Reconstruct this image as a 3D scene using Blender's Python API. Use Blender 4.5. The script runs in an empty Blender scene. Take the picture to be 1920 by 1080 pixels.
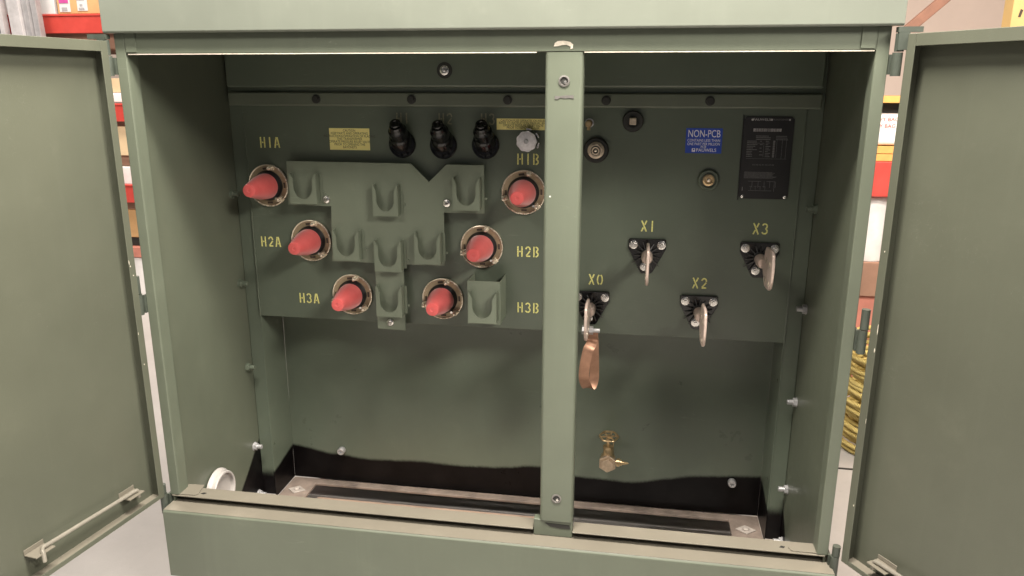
import bpy, bmesh, math, random
from mathutils import Matrix, Vector
random.seed(7)
S = bpy.context.scene
COL = S.collection
PI = math.pi
R = math.radians

# ------------------------------------------------------------------ camera, light, exposure
cam_d = bpy.data.cameras.new('camera'); cam = bpy.data.objects.new('camera', cam_d); COL.objects.link(cam)
YAW, PITCH, ROLL, FPX = 0.1634, 0.2594, 0.0017, 1438.97
_F = Vector((-math.sin(YAW)*math.cos(PITCH), math.cos(YAW)*math.cos(PITCH), -math.sin(PITCH)))
_R0 = Vector((math.cos(YAW), math.sin(YAW), 0)); _U0 = _R0.cross(_F)
_R = _R0*math.cos(ROLL)+_U0*math.sin(ROLL); _U = -_R0*math.sin(ROLL)+_U0*math.cos(ROLL)
cam.matrix_world = Matrix(((_R.x, _U.x, -_F.x, 0.3519), (_R.y, _U.y, -_F.y, -1.6167), (_R.z, _U.z, -_F.z, 1.1788), (0, 0, 0, 1)))
cam_d.sensor_width = 36; cam_d.lens = 36*FPX/1920; cam_d.clip_start = .02; cam_d.clip_end = 100
S.camera = cam

world = bpy.data.worlds.new('World'); S.world = world; world.use_nodes = True
bg = world.node_tree.nodes['Background']
bg.inputs['Color'].default_value = (.93, .93, 1.0, 1); bg.inputs['Strength'].default_value = .125

def area(name, loc, target, sx, sy, power, col=(1, .92, .815)):
    d = bpy.data.lights.new(name, 'AREA'); d.shape = 'RECTANGLE'; d.size = sx; d.size_y = sy; d.energy = power; d.color = col
    o = bpy.data.objects.new(name, d); COL.objects.link(o); o.location = loc
    o.rotation_euler = (Vector(target)-Vector(loc)).to_track_quat('-Z', 'Y').to_euler(); return o
area('ceiling_lamp', (.2, -.75, 2.95), (.1, -.40, 0), 1.4, .30, 250)
area('ceiling_lamp', (2.5, -1.75, 2.75), (-.4, 0, .6), 1.6, .50, 168)
area('ceiling_lamp', (-1.5, -2.5, 3.2), (-.2, 0, .6), 1.3, .40, 38)
area('ceiling_lamp', (-2.6, 1.6, 4.0), (-2.1, 1.4, 0), 1.6, .6, 225)
area('ceiling_lamp', (2.2, 1.0, 4.0), (2.0, 1.8, 0), 1.6, .6, 115, (1, .80, .63))

S.view_settings.view_transform = 'Standard'; S.view_settings.look = 'None'
S.view_settings.exposure = 0; S.view_settings.gamma = 1; S.view_settings.use_curve_mapping = False

# ------------------------------------------------------------------ materials
def nmat(name):
    m = bpy.data.materials.new(name); m.use_nodes = True
    nt = m.node_tree; b = nt.nodes['Principled BSDF']; return m, nt, b
def N(nt, t, **kw):
    n = nt.nodes.new(t)
    for k, v in kw.items(): setattr(n, k, v)
    return n
def noise(nt, scale, detail=4, rough=.55, vec=None):
    n = N(nt, 'ShaderNodeTexNoise'); n.inputs['Scale'].default_value = scale; n.inputs['Detail'].default_value = detail
    n.inputs['Roughness'].default_value = rough
    if vec is not None: nt.links.new(vec, n.inputs['Vector'])
    return n
def ramp(nt, fac, stops):
    r = N(nt, 'ShaderNodeValToRGB'); e = r.color_ramp.elements
    while len(e) < len(stops): e.new(.5)
    for el, (p, c) in zip(e, stops):
        el.position = p; el.color = (c[0], c[1], c[2], 1) if not isinstance(c, (int, float)) else (c, c, c, 1)
    nt.links.new(fac, r.inputs['Fac']); return r
def mix(nt, fac, a, b):
    m = N(nt, 'ShaderNodeMix', data_type='RGBA')
    if isinstance(fac, (int, float)): m.inputs[0].default_value = fac
    else: nt.links.new(fac, m.inputs[0])
    for s, v in ((6, a), (7, b)):
        if isinstance(v, tuple): m.inputs[s].default_value = (v[0], v[1], v[2], 1)
        else: nt.links.new(v, m.inputs[s])
    return m.outputs[2]
def generic(name, col, rough=.5, metal=0, var=.12, scale=25, bump=.0, bscale=200, spec=.5, coat=0):
    m, nt, b = nmat(name)
    tc = N(nt, 'ShaderNodeTexCoord').outputs['Object']
    n = noise(nt, scale, 5, .6, tc)
    lo = tuple(max(0, c*(1-var)) for c in col); hi = tuple(min(1, c*(1+var)) for c in col)
    r = ramp(nt, n.outputs['Fac'], [(.3, lo), (.7, hi)])
    nt.links.new(r.outputs['Color'], b.inputs['Base Color'])
    rr = ramp(nt, n.outputs['Fac'], [(.25, max(0, rough-.08)), (.75, min(1, rough+.08))])
    nt.links.new(rr.outputs['Color'], b.inputs['Roughness'])
    b.inputs['Metallic'].default_value = metal; b.inputs['Specular IOR Level'].default_value = spec
    b.inputs['Coat Weight'].default_value = coat
    if bump:
        n2 = noise(nt, bscale, 3, .6, tc)
        bp = N(nt, 'ShaderNodeBump'); bp.inputs['Strength'].default_value = bump; bp.inputs['Distance'].default_value = .002
        nt.links.new(n2.outputs['Fac'], bp.inputs['Height']); nt.links.new(bp.outputs['Normal'], b.inputs['Normal'])
    return m
def paint(name, col, rough=.42, chips=0.0, streak=True, smudge=0.0, coat=None):
    """satin enamel: faint cloudiness, vertical wipe streaks, orange peel, sparse chips down to pale primer"""
    m, nt, b = nmat(name)
    tc = N(nt, 'ShaderNodeTexCoord').outputs['Object']
    n = noise(nt, 2.2, 6, .6, tc)
    c1 = tuple(c*.88 for c in col); c2 = tuple(c*1.12 for c in col)
    base = ramp(nt, n.outputs['Fac'], [(.3, c1), (.7, c2)]).outputs['Color']
    mp = N(nt, 'ShaderNodeMapping'); mp.inputs['Scale'].default_value = (34, 34, 1.6); nt.links.new(tc, mp.inputs['Vector'])
    st = noise(nt, 1.0, 4, .6, mp.outputs['Vector'])
    f = ramp(nt, st.outputs['Fac'], [(.55, 0.0), (.85, .16)]).outputs['Color']
    base = mix(nt, f, base, tuple(min(1, c*1.35+.012) for c in col))
    # handling smudges
    sm = noise(nt, 9, 8, .7, tc)
    f2 = ramp(nt, sm.outputs['Fac'], [(.58, 0.0), (.82, .26+smudge)]).outputs['Color']
    base = mix(nt, f2, base, (col[0]*1.4+.03, col[1]*1.38+.025, col[2]*1.4+.02))
    if chips:
        vo = N(nt, 'ShaderNodeTexVoronoi'); vo.inputs['Scale'].default_value = 24; vo.inputs['Randomness'].default_value = 1; nt.links.new(tc, vo.inputs['Vector'])
        near = ramp(nt, vo.outputs['Distance'], [(.035, 1.0), (.05, 0.0)]).outputs['Color']
        pick = N(nt, 'ShaderNodeSeparateColor'); nt.links.new(vo.outputs['Color'], pick.inputs[0])
        sel = N(nt, 'ShaderNodeMath', operation='LESS_THAN'); nt.links.new(pick.outputs[0], sel.inputs[0]); sel.inputs[1].default_value = chips
        mu = N(nt, 'ShaderNodeMath', operation='MULTIPLY'); nt.links.new(near, mu.inputs[0]); nt.links.new(sel.outputs[0], mu.inputs[1])
        base = mix(nt, mu.outputs[0], base, (.62, .60, .54))
    for rot, scl in ((.5, 3.0), (-1.1, 4.5)):
        m2 = N(nt, 'ShaderNodeMapping'); m2.inputs['Rotation'].default_value = (rot, rot*.7, rot); m2.inputs['Scale'].default_value = (scl, scl*16, scl*16); nt.links.new(tc, m2.inputs['Vector'])
        sc = noise(nt, 1.0, 2, .5, m2.outputs['Vector']); msk = noise(nt, 3.1+scl, 3, .5, tc)
        a_ = ramp(nt, sc.outputs['Fac'], [(.495, 0.0), (.5, 1.0), (.505, 0.0)]).outputs['Color']
        c_ = ramp(nt, msk.outputs['Fac'], [(.60, 0.0), (.72, .38)]).outputs['Color']
        mm = N(nt, 'ShaderNodeMath', operation='MULTIPLY'); nt.links.new(a_, mm.inputs[0]); nt.links.new(c_, mm.inputs[1])
        base = mix(nt, mm.outputs[0], base, (col[0]*1.6+.05, col[1]*1.55+.05, col[2]*1.6+.05))
    if coat is not None:
        base, cm = coat(nt, tc, base)
        sp = N(nt, 'ShaderNodeMapRange'); sp.inputs[3].default_value = .5; sp.inputs[4].default_value = .12; nt.links.new(cm, sp.inputs[0]); nt.links.new(sp.outputs[0], b.inputs['Specular IOR Level'])
    nt.links.new(base, b.inputs['Base Color'])
    rr = ramp(nt, sm.outputs['Fac'], [(.25, rough-.035), (.75, rough+.06)]); nt.links.new(rr.outputs['Color'], b.inputs['Roughness'])
    op = noise(nt, 420, 2, .5, tc); wv = noise(nt, 3.5, 2, .5, tc)
    bp = N(nt, 'ShaderNodeBump'); bp.inputs['Strength'].default_value = .10; bp.inputs['Distance'].default_value = .0012
    nt.links.new(op.outputs['Fac'], bp.inputs['Height'])
    bp2 = N(nt, 'ShaderNodeBump'); bp2.inputs['Strength'].default_value = .22; bp2.inputs['Distance'].default_value = .02
    nt.links.new(wv.outputs['Fac'], bp2.inputs['Height']); nt.links.new(bp.outputs['Normal'], bp2.inputs['Normal'])
    nt.links.new(bp2.outputs['Normal'], b.inputs['Normal'])
    return m

def mth(nt, op, a, b_=None, c=None):
    n = N(nt, 'ShaderNodeMath', operation=op)
    for i, v in enumerate((a, b_, c)):
        if v is None: continue
        if isinstance(v, (int, float)): n.inputs[i].default_value = v
        else: nt.links.new(v, n.inputs[i])
    return n.outputs[0]
def black_below(height, soft=.007, rag=.010):
    """brushed black undercoat: everything below height(x, y) is coated, with a soft ragged edge"""
    def f(nt, tc, base):
        sx = N(nt, 'ShaderNodeSeparateXYZ'); nt.links.new(tc, sx.inputs[0])
        h = height(nt, sx.outputs[0], sx.outputs[1])
        n1 = noise(nt, 14, 3, .6, tc); n2 = noise(nt, 160, 4, .7, tc)
        r_ = mth(nt, 'ADD', mth(nt, 'MULTIPLY', mth(nt, 'SUBTRACT', n1.outputs['Fac'], .5), rag), mth(nt, 'MULTIPLY', mth(nt, 'SUBTRACT', n2.outputs['Fac'], .5), rag*.7))
        d = mth(nt, 'SUBTRACT', mth(nt, 'ADD', h, r_), sx.outputs[2])
        m_ = N(nt, 'ShaderNodeMapRange'); m_.interpolation_type = 'SMOOTHSTEP'; m_.inputs[1].default_value = -soft; m_.inputs[2].default_value = soft; nt.links.new(d, m_.inputs[0])
        tone = ramp(nt, n1.outputs['Fac'], [(.3, (.0025, .002, .0022)), (.7, (.006, .005, .0052))]).outputs['Color']
        return mix(nt, m_.outputs[0], base, tone), m_.outputs[0]
    return f
def recess_h(nt, x, y):
    EDGE = [(-.757, .012), (-.64, -.009), (-.587, -.012), (-.495, -.022), (-.366, -.0166), (-.187, -.018), (-.063, -.015), (.079, -.0005), (.195, -.022), (.279, -.0255), (.363, -.0272), (.445, -.0141), (.525, .0043), (.62, .0148), (.757, .026)]
    u = mth(nt, 'DIVIDE', mth(nt, 'ADD', x, .757), 1.514)
    r_ = ramp(nt, u, [((a+.757)/1.514, (b_+.05)/.1) for a, b_ in EDGE]); r_.color_ramp.interpolation = 'CARDINAL'
    h = mth(nt, 'SUBTRACT', mth(nt, 'MULTIPLY', r_.outputs['Color'], .1), .05)
    return mth(nt, 'SUBTRACT', h, mth(nt, 'MULTIPLY', mth(nt, 'SUBTRACT', .5893, y), .22))
GREEN = (.108, .124, .092)
M = dict(
    green=paint('green_enamel', GREEN, .40, .012),
    green_in=paint('green_enamel_shaded_tank', (.095, .115, .086), .30, .03),  # same enamel as GREEN, darker: interior shade put into the colour
    green_hood=paint('green_enamel_lit_lid', (.153,.168,.140), .32, .0, False),  # same enamel, paler: strong light on the lid put into the colour
    recess=paint('green_enamel_recess', (.109, .133, .100), .29, .03, coat=black_below(recess_h)),
    wall_a=paint('green_enamel_shaded_wall', (.091, .103, .075), .36, .012, coat=black_below(lambda nt, x, y: mth(nt, 'ADD', mth(nt, 'MULTIPLY', mth(nt, 'SUBTRACT', y, .4475), .86), .088))),  # same enamel, darker: shade on the left wall put into the colour
    wall_b=paint('green_enamel_shaded_wall', (.091, .103, .075), .36, .012, coat=black_below(lambda nt, x, y: mth(nt, 'ADD', mth(nt, 'MULTIPLY', mth(nt, 'SUBTRACT', y, .4475), .9), .0))),  # same enamel, darker: shade on the right wall put into the colour
    flange=paint('green_enamel_flange', (.095, .115, .086), .33, .03, coat=black_below(lambda nt, x, y: mth(nt, 'ADD', mth(nt, 'MULTIPLY', x, .0095), -.0125), .02, .02)),  # same shaded enamel tone as the tank plate
    holder=paint('green_enamel_bracket', (.152, .177, .131), .38, .0),
    green_door=paint('green_enamel_shaded_door', (.085,.091,.067), .40, .012),  # same enamel, darker: shading of the doors put into the colour
    black=generic('black_undercoat', (.012, .010, .010), .62, 0, .3, 40, .5, 120),
    shade=generic('dark_recess', (.02, .02, .018), .6),
    ribgrey=generic('grey_black_plastic', (.035,.033,.032), .45, 0, .2, 40),
    rubber=generic('black_rubber', (.014, .014, .015), .42, 0, .2, 40, .1, 300),
    bakelite=generic('black_plastic', (.007, .007, .008), .15, 0, .2, 40, .05, 300, .5),
    zinc=generic('yellow_zinc_plate', (.33, .255, .165), .34, .35, .18, 60, .15, 150),
    rim=generic('bright_rim', (.80, .71, .57), .28, .6, .1, 60),
    steel=generic('bright_steel', (.72, .70, .67), .25, .95, .12, 90),
    galv=generic('galvanised_steel', (.47, .47, .48), .42, .6, .14, 30, .1, 80),
    tin=generic('tinned_copper', (.62, .50, .44), .38, .45, .12, 50, .15, 120),
    copper=generic('copper_strip', (.34, .19, .125), .38, .6, .14, 70, .2, 160),
    brass=generic('brass', (.50, .37, .21), .32, .8, .18, 90, .2, 200),
    alu=generic('cast_aluminium', (.74, .72, .74), .42, .55, .14, 120, .3, 300),
    yellow=generic('yellow_stencil_paint', (.74, .68, .24), .6, 0, .45, 330, .1),
    sticker=generic('yellow_sticker', (.86, .77, .30), .5, 0, .05, 20),
    ink=generic('black_ink', (.05, .045, .03), .6),
    blue=generic('blue_sticker', (.014, .06, .42), .4, 0, .1, 20),
    white_ink=generic('white_ink', (.80, .80, .82), .5, 0, .05),
    plate=generic('black_nameplate', (.012, .011, .012), .35, 0, .2, 30),
    etch=generic('etched_grey', (.16, .155, .155), .5, .2, .35, 200),
    etch2=generic('etched_pale', (.42, .40, .40), .5, .2, .35, 200),
    primer=generic('pale_bare_patch', (.62, .57, .48), .6, 0, .2, 120, .3, 200),
    brown=generic('brown_frame', (.195, .155, .130), .75, 0, .4, 14, .4, 90),
    plugmetal=generic('plug_metal', (.55, .46, .36), .34, .4, .15, 90),
    diam=generic('grey_washer', (.36, .32, .29), .6, 0, .2, 60),
    timber2=generic('dirty_timber', (.36, .26, .20), .75, 0, .3, 9, .3, 60),
    strut=generic('grey_strut', (.38, .37, .38), .45, .3, .15, 20),
    strut2=generic('pale_strut', (.52, .50, .51), .5, .1, .15, 20),
    hingep=generic('dark_green_hinge', (.052, .062, .050), .42, 0, .15, 30),
    dullsteel=generic('dull_steel', (.20, .19, .18), .4, .5, .2, 60),
    rodm=generic('rod_metal', (.28, .26, .22), .35, .3, .1, 40),
    oldbrass=generic('aged_brass', (.46, .36, .26), .36, .7, .18, 90),
    pvc=generic('white_pvc', (.38, .36, .345), .35, 0, .05, 20),
    red_rack=generic('red_rack_paint', (.50, .055, .042), .45, 0, .1, 12),
    pink_wood=generic('faded_red_wood', (.52, .20, .15), .7, 0, .15, 15),
    card=generic('cardboard', (.52, .31, .14), .8, 0, .12, 10, .1, 60),
    card2=generic('pale_cardboard', (.66, .50, .31), .8, 0, .08, 10, .1, 60),
    card3=generic('brown_cardboard', (.28, .16, .11), .8, 0, .15, 10),
    white=generic('white_wrap', (.78, .76, .75), .4, 0, .12, 12, .6, 14),
    paper=generic('white_label', (.62, .61, .61), .55, 0, .04),
    magenta=generic('magenta_print', (.50, .07, .28), .6), redprint=generic('red_print', (.62, .06, .05), .6), grey=generic('grey_print', (.35, .34, .35), .6),
    cyan=generic('cyan_print', (.16, .50, .56), .6),
    orange=generic('orange_board', (.72, .36, .10), .7, 0, .12, 20),
    yellow_rack=generic('yellow_rack_paint', (.58, .41, .16), .45, 0, .06, 12), hole=generic('dark_slot', (.06, .04, .03), .7),
    timber=generic('brown_timber', (.22, .11, .075), .7, 0, .2, 14, .3, 60),
)
def red_mat():
    m, nt, b = nmat('red_vinyl')
    tc = N(nt, 'ShaderNodeTexCoord').outputs['Object']
    n = noise(nt, 30, 4, .6, tc)
    r = ramp(nt, n.outputs['Fac'], [(.3, (.54, .075, .073)), (.7, (.61, .100, .097))])
    nt.links.new(r.outputs['Color'], b.inputs['Base Color'])
    b.inputs['Roughness'].default_value = .48; b.inputs['Subsurface Weight'].default_value = .25
    b.inputs['Subsurface Radius'].default_value = (.03, .006, .005); b.inputs['Subsurface Scale'].default_value = .25
    b.inputs['Sheen Weight'].default_value = .32
    return m
M['red'] = red_mat()
def rope_mat():
    m, nt, b = nmat('yellow_rope')
    tc = N(nt, 'ShaderNodeTexCoord').outputs['UV']
    w = N(nt, 'ShaderNodeTexWave'); w.wave_type = 'BANDS'; w.bands_direction = 'DIAGONAL'
    w.inputs['Scale'].default_value = 1.0; w.inputs['Distortion'].default_value = 1.2
    mp = N(nt, 'ShaderNodeMapping'); mp.inputs['Scale'].default_value = (34, 2.0, 1); nt.links.new(tc, mp.inputs['Vector']); nt.links.new(mp.outputs['Vector'], w.inputs['Vector'])
    r = ramp(nt, w.outputs['Fac'], [(.10, (.30, .20, .05)), (.26, (.95, .76, .26))]); nt.links.new(r.outputs['Color'], b.inputs['Base Color'])
    b.inputs['Roughness'].default_value = .7
    bp = N(nt, 'ShaderNodeBump'); bp.inputs['Strength'].default_value = .8; bp.inputs['Distance'].default_value = .006
    nt.links.new(w.outputs['Fac'], bp.inputs['Height']); nt.links.new(bp.outputs['Normal'], b.inputs['Normal'])
    return m
M['rope'] = rope_mat()
def concrete(name, col):
    m, nt, b = nmat(name)
    tc = N(nt, 'ShaderNodeTexCoord').outputs['Object']
    n = noise(nt, 1.6, 9, .65, tc); n2 = noise(nt, 45, 6, .7, tc)
    c = ramp(nt, n.outputs['Fac'], [(.3, tuple(x*.82 for x in col)), (.7, tuple(min(1, x*1.08) for x in col))]).outputs['Color']
    f = ramp(nt, n2.outputs['Fac'], [(.60, 0.0), (.80, .5)]).outputs['Color']
    c = mix(nt, f, c, tuple(x*.6 for x in col)); nt.links.new(c, b.inputs['Base Color'])
    b.inputs['Roughness'].default_value = .55
    bp = N(nt, 'ShaderNodeBump'); bp.inputs['Strength'].default_value = .25; bp.inputs['Distance'].default_value = .004
    nt.links.new(n2.outputs['Fac'], bp.inputs['Height']); nt.links.new(bp.outputs['Normal'], b.inputs['Normal'])
    return m
M['floor'] = concrete('concrete_floor', (.42, .40, .385))
M['green_pale'] = paint('pale_green_enamel', (.172, .157, .126), .33, 0, True, .3)  # paler, warmer enamel for sill, ledge, tabs, rod brackets and bottom flanges
M['wall'] = generic('pinkish_wall', (.72, .60, .53), .85, 0, .08, 1.2, .1, 40)

# ------------------------------------------------------------------ mesh builder
class MB:
    def __init__(s, T=None): s.v = []; s.f = []; s.T = T
    def add(s, vs, fs):
        o = len(s.v)
        for p in vs:
            p = Vector(p)
            s.v.append(s.T @ p if s.T else p)
        s.f += [tuple(o+i for i in f) for f in fs]; return s
    def box(s, x0, x1, y0, y1, z0, z1):
        return s.add([(x0, y0, z0), (x1, y0, z0), (x1, y1, z0), (x0, y1, z0), (x0, y0, z1), (x1, y0, z1), (x1, y1, z1), (x0, y1, z1)],
                     [(0, 3, 2, 1), (4, 5, 6, 7), (0, 1, 5, 4), (1, 2, 6, 5), (2, 3, 7, 6), (3, 0, 4, 7)])
    def prism(s, poly, ax, a0, a1):
        def P(u, w, a): return {'y': (u, a, w), 'x': (a, u, w), 'z': (u, w, a)}[ax]
        n = len(poly)
        vs = [P(u, w, a0) for u, w in poly]+[P(u, w, a1) for u, w in poly]
        return s.add(vs, [tuple(range(n)), tuple(range(2*n-1, n-1, -1))]+[(i, n+i, n+(i+1) % n, (i+1) % n) for i in range(n)])
    def lathe(s, prof, c=(0, 0, 0), ax='y', n=40, a0=0, a1=2*PI):
        """prof: (radius, offset along +axis)"""
        full = abs(a1-a0-2*PI) < 1e-6; k = n if full else n+1
        vs = []; fs = []
        for r, h in prof:
            for i in range(k):
                a = a0+(a1-a0)*i/n; u, w = r*math.cos(a), r*math.sin(a)
                p = {'y': (u, h, w), 'x': (h, u, w), 'z': (u, w, h)}[ax]
                vs.append((p[0]+c[0], p[1]+c[1], p[2]+c[2]))
        for j in range(len(prof)-1):
            for i in range(n):
                i2 = (i+1) % k
                fs.append((j*k+i, j*k+i2, (j+1)*k+i2, (j+1)*k+i))
        if full:
            if prof[0][0] > 1e-6: fs.append(tuple(range(k-1, -1, -1)))
            if prof[-1][0] > 1e-6: fs.append(tuple((len(prof)-1)*k+i for i in range(k)))
        return s.add(vs, fs)
    def cyl(s, p0, p1, r, n=20, r1=None):
        return s.tube([p0, p1], r, n, r1)
    def tube(s, pts, r, n=12, r1=None):
        pts = [Vector(p) for p in pts]; k = len(pts); vs = []; fs = []
        up = None
        for i, p in enumerate(pts):
            t = (pts[min(i+1, k-1)]-pts[max(i-1, 0)]).normalized()
            if up is None: up = t.orthogonal().normalized()
            up = (up-t*up.dot(t)).normalized(); sd = t.cross(up)
            rr = r if r1 is None else r+(r1-r)*i/(k-1)
            for j in range(n):
                a = 2*PI*j/n; vs.append(p+up*rr*math.cos(a)+sd*rr*math.sin(a))
        for i in range(k-1):
            for j in range(n): fs.append((i*n+j, i*n+(j+1) % n, (i+1)*n+(j+1) % n, (i+1)*n+j))
        fs.append(tuple(range(n-1, -1, -1))); fs.append(tuple((k-1)*n+j for j in range(n)))
        return s.add(vs, fs)
    def ribbon(s, pts, width, ax='y', a0=0, a1=.0005):
        """flat stroke in the XZ plane (as poly prism)"""
        L = []; Rr = []
        k = len(pts)
        for i in range(k):
            a = Vector(pts[max(i-1, 0)]); b = Vector(pts[min(i+1, k-1)]); t = (b-a).normalized(); nn = Vector((-t.y, t.x))*width/2
            L.append(tuple(Vector(pts[i])+nn)); Rr.append(tuple(Vector(pts[i])-nn))
        return s.prism(L+Rr[::-1], ax, a0, a1)
    def hexa(s, c, r, h, ax='y', rot=0, n=6):
        c = Vector(c); pl = [(r*math.cos(2*PI*i/n+rot), r*math.sin(2*PI*i/n+rot)) for i in range(n)]
        if ax == 'y': return s.prism([(c.x+u, c.z+w) for u, w in pl], 'y', c.y, c.y+h)
        if ax == 'x': return s.prism([(c.y+u, c.z+w) for u, w in pl], 'x', c.x, c.x+h)
        return s.prism([(c.x+u, c.y+w) for u, w in pl], 'z', c.z, c.z+h)
    def build(s, name, mat, parent=None, bev=0, loc=(0, 0, 0), ang=35, seg=2):
        me = bpy.data.meshes.new(name)
        me.from_pydata([tuple(v) for v in s.v], [], s.f)
        bm = bmesh.new(); bm.from_mesh(me); bmesh.ops.recalc_face_normals(bm, faces=bm.faces[:]); bm.to_mesh(me); bm.free()
        for p in me.polygons: p.use_smooth = True
        me.set_sharp_from_angle(angle=R(ang))
        me.materials.append(M[mat] if isinstance(mat, str) else mat)
        o = bpy.data.objects.new(name, me); COL.objects.link(o); o.location = loc
        if parent: o.parent = parent
        if bev:
            b = o.modifiers.new('bevel', 'BEVEL'); b.width = bev; b.segments = seg; b.limit_method = 'ANGLE'; b.angle_limit = R(40)
            b.harden_normals = True
        return o
def tag(o, label=None, cat=None, group=None, kind=None):
    for k, v in (('label', label), ('category', cat), ('group', group), ('kind', kind)):
        if v: o[k] = v
    return o
def empty(name, loc=(0, 0, 0), rz=0, parent=None):
    o = bpy.data.objects.new(name, None); COL.objects.link(o); o.location = loc; o.rotation_euler = (0, 0, rz); o.empty_display_size = .1
    if parent: o.parent = parent
    return o
def copy_tree(o, parent=None):
    c = o.copy(); COL.objects.link(c)
    if parent is not None: c.parent = parent
    for ch in [x for x in bpy.data.objects if x.parent == o]: copy_tree(ch, c)
    return c
def text_mb(mb, txt, x, z, size, y, align='CENTER', thick=.0003, sx=1.0, bold=0.0):
    """letters standing in the XZ plane facing -Y"""
    cu = bpy.data.curves.new('t', 'FONT'); cu.body = txt; cu.size = size; cu.align_x = align; cu.align_y = 'CENTER'; cu.resolution_u = 3; cu.offset = bold
    to = bpy.data.objects.new('t', cu); COL.objects.link(to)
    bpy.context.view_layer.update()
    me = bpy.data.meshes.new_from_object(to.evaluated_get(bpy.context.evaluated_depsgraph_get()))
    vs = [(x+v.co.x*sx, y, z+v.co.y) for v in me.vertices]
    mb.add(vs, [tuple(p.vertices) for p in me.polygons])
    bpy.data.objects.remove(to); bpy.data.curves.remove(cu); bpy.data.meshes.remove(me)
    return mb

D1, D2 = .4492, .5893          # depth of the tank plate and of the lower recess wall
GZ = -.20                       # floor level
# ------------------------------------------------------------------ setting
tag(MB().box(-9, 9, -6, 9, GZ-.1, GZ).build('floor', 'floor'), kind='structure')
jt = MB(); jt.box(.9, 6, 1.128, 1.137, GZ+.0005, GZ+.003)
tag(jt.build('floor_joint', 'shade'), kind='structure')
tag(MB().box(-9, 9, 5.0, 5.2, GZ, 4.6).build('back_wall', 'wall'), 'pale pinkish warehouse wall behind the storage racks', 'wall')

# ------------------------------------------------------------------ the transformer
TR = empty('pad_mounted_transformer', (0, 0, GZ))
tag(TR, 'green pad-mounted transformer cabinet with both doors open, bushings and brackets inside', 'transformer')
OFF = (0, 0, -GZ)
def part(mb, name, mat, bev=0, label=None, **kw):
    o = mb.build(name, mat, TR, bev, OFF, **kw)
    if label: o['label'] = label
    return o
def sub(mb, name, mat, parent, bev=0, label=None, **kw):
    o = mb.build(name, mat, parent, bev, **kw)
    if label: o['label'] = label
    return o

# tank behind
part(MB().box(-.755, .755, D2+.004, 1.35, -.1, 1.27), 'tank_body', 'green')
pl = MB().box(-.7603, .7603, D1, D2-.002, .5025, 1.285)
part(pl, 'tank_front_plate', 'green_in', .0015)
rw = MB().box(-.7575, .7575, D2, D2+.003, -.108, .5015); rw.box(-.760, -.7575, D1+.001, D2-.0005, -.108, .5015); rw.box(.7575, .760, D1+.001, D2-.0005, -.108, .5015)
part(rw, 'tank_recess_wall', 'recess')
for sg in (-1, 1):
    a, b_ = sorted((sg*.7605, sg*.8006))
    part(MB().box(a, b_, D1+.002, D1+.012, -.10, 1.285), 'tank_flange', 'flange', .002)
    bd = MB()
    random.seed(3+sg)
    pts = [(sg*(.7588+.0008*math.sin(i*1.9)), D1-.0005, .5+.1*0+i*.008+random.uniform(-.002, .002)) for i in range(76)]
    bd.tube(pts, .0022, 6); part(bd, 'weld_bead', 'green_in')
# top rail of the tank cover and the panel above it
part(MB().box(-.79, .79, D1-.021, D1-.0005, 1.1205, 1.1575), 'cover_flange', 'green', .005, seg=3)
part(MB().box(-.79, .79, D1-.008, D1-.001, 1.1580, 1.1695), 'cover_gasket', 'green_in')
part(MB().box(-.79, .79, D1-.024, D1-.0005, 1.170, 1.285), 'upper_panel', 'green_in', .007, seg=3)
for x in (-.5286, -.259, .0027, .2597, .5196):
    b = MB(); b.lathe([(.012, 0), (.012, -.003), (.0105, -.0035)], (x, D1-.0212, 1.139), n=24); b.hexa((x, D1-.0247, 1.139), .0085, -.0045)
    part(b, 'cover_bolt', 'shade')
b = MB(); b.lathe([(.0125, 0), (.0125, -.004), (.0085, -.005), (.0080, -.002)], (-.1653, D1-.0245, 1.2143), n=28)
o = part(b, 'threaded_stud', 'steel'); sub(MB().lathe([(.0045, -.002), (.0045, -.010), (.003, -.011)], (-.1653, D1-.0245, 1.2143), n=16), 'stud_tip', 'galv', o)
part(MB().lathe([(.021, 0), (.021, -.0012)], (-.1653, D1-.0243, 1.2143), n=32), 'stud_washer', 'shade')

# side walls of the cabinet, front posts
for sg in (-1, 1):
    a, b_ = sorted((sg*.801, sg*.806))
    part(MB().box(a, b_, .0035, D1+.06, -.10, 1.287), 'side_wall', 'wall_a' if sg < 0 else 'wall_b')
    pp = MB()
    pp.box(*sorted((sg*.7855, sg*.8095)), 0, .003, .1515, 1.286)
    pp.box(*sorted((sg*.7855, sg*.7885)), .0035, .042, .1515, 1.286)
    part(pp, 'front_post', 'green', .0028, seg=3)
    # bolts through the side wall
    for z in (.8735, .6085, .345, .0815, -.084):
        n_ = MB(); x = sg*.8005; n_.hexa((x, D1-.03, z), .0125, -sg*.010, 'x', .3)
        n_.cyl((x-sg*.0095, D1-.03, z), (x-sg*.025, D1-.03, z), .0072, 14)
        n_.lathe([(.0145, 0), (.0145, -sg*.0015)], (x, D1-.03, z), 'x', 20)
        part(n_, 'wall_bolt', 'galv' if (z < .1 or sg > 0 and z < .8) else 'green_in', .0008)
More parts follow.
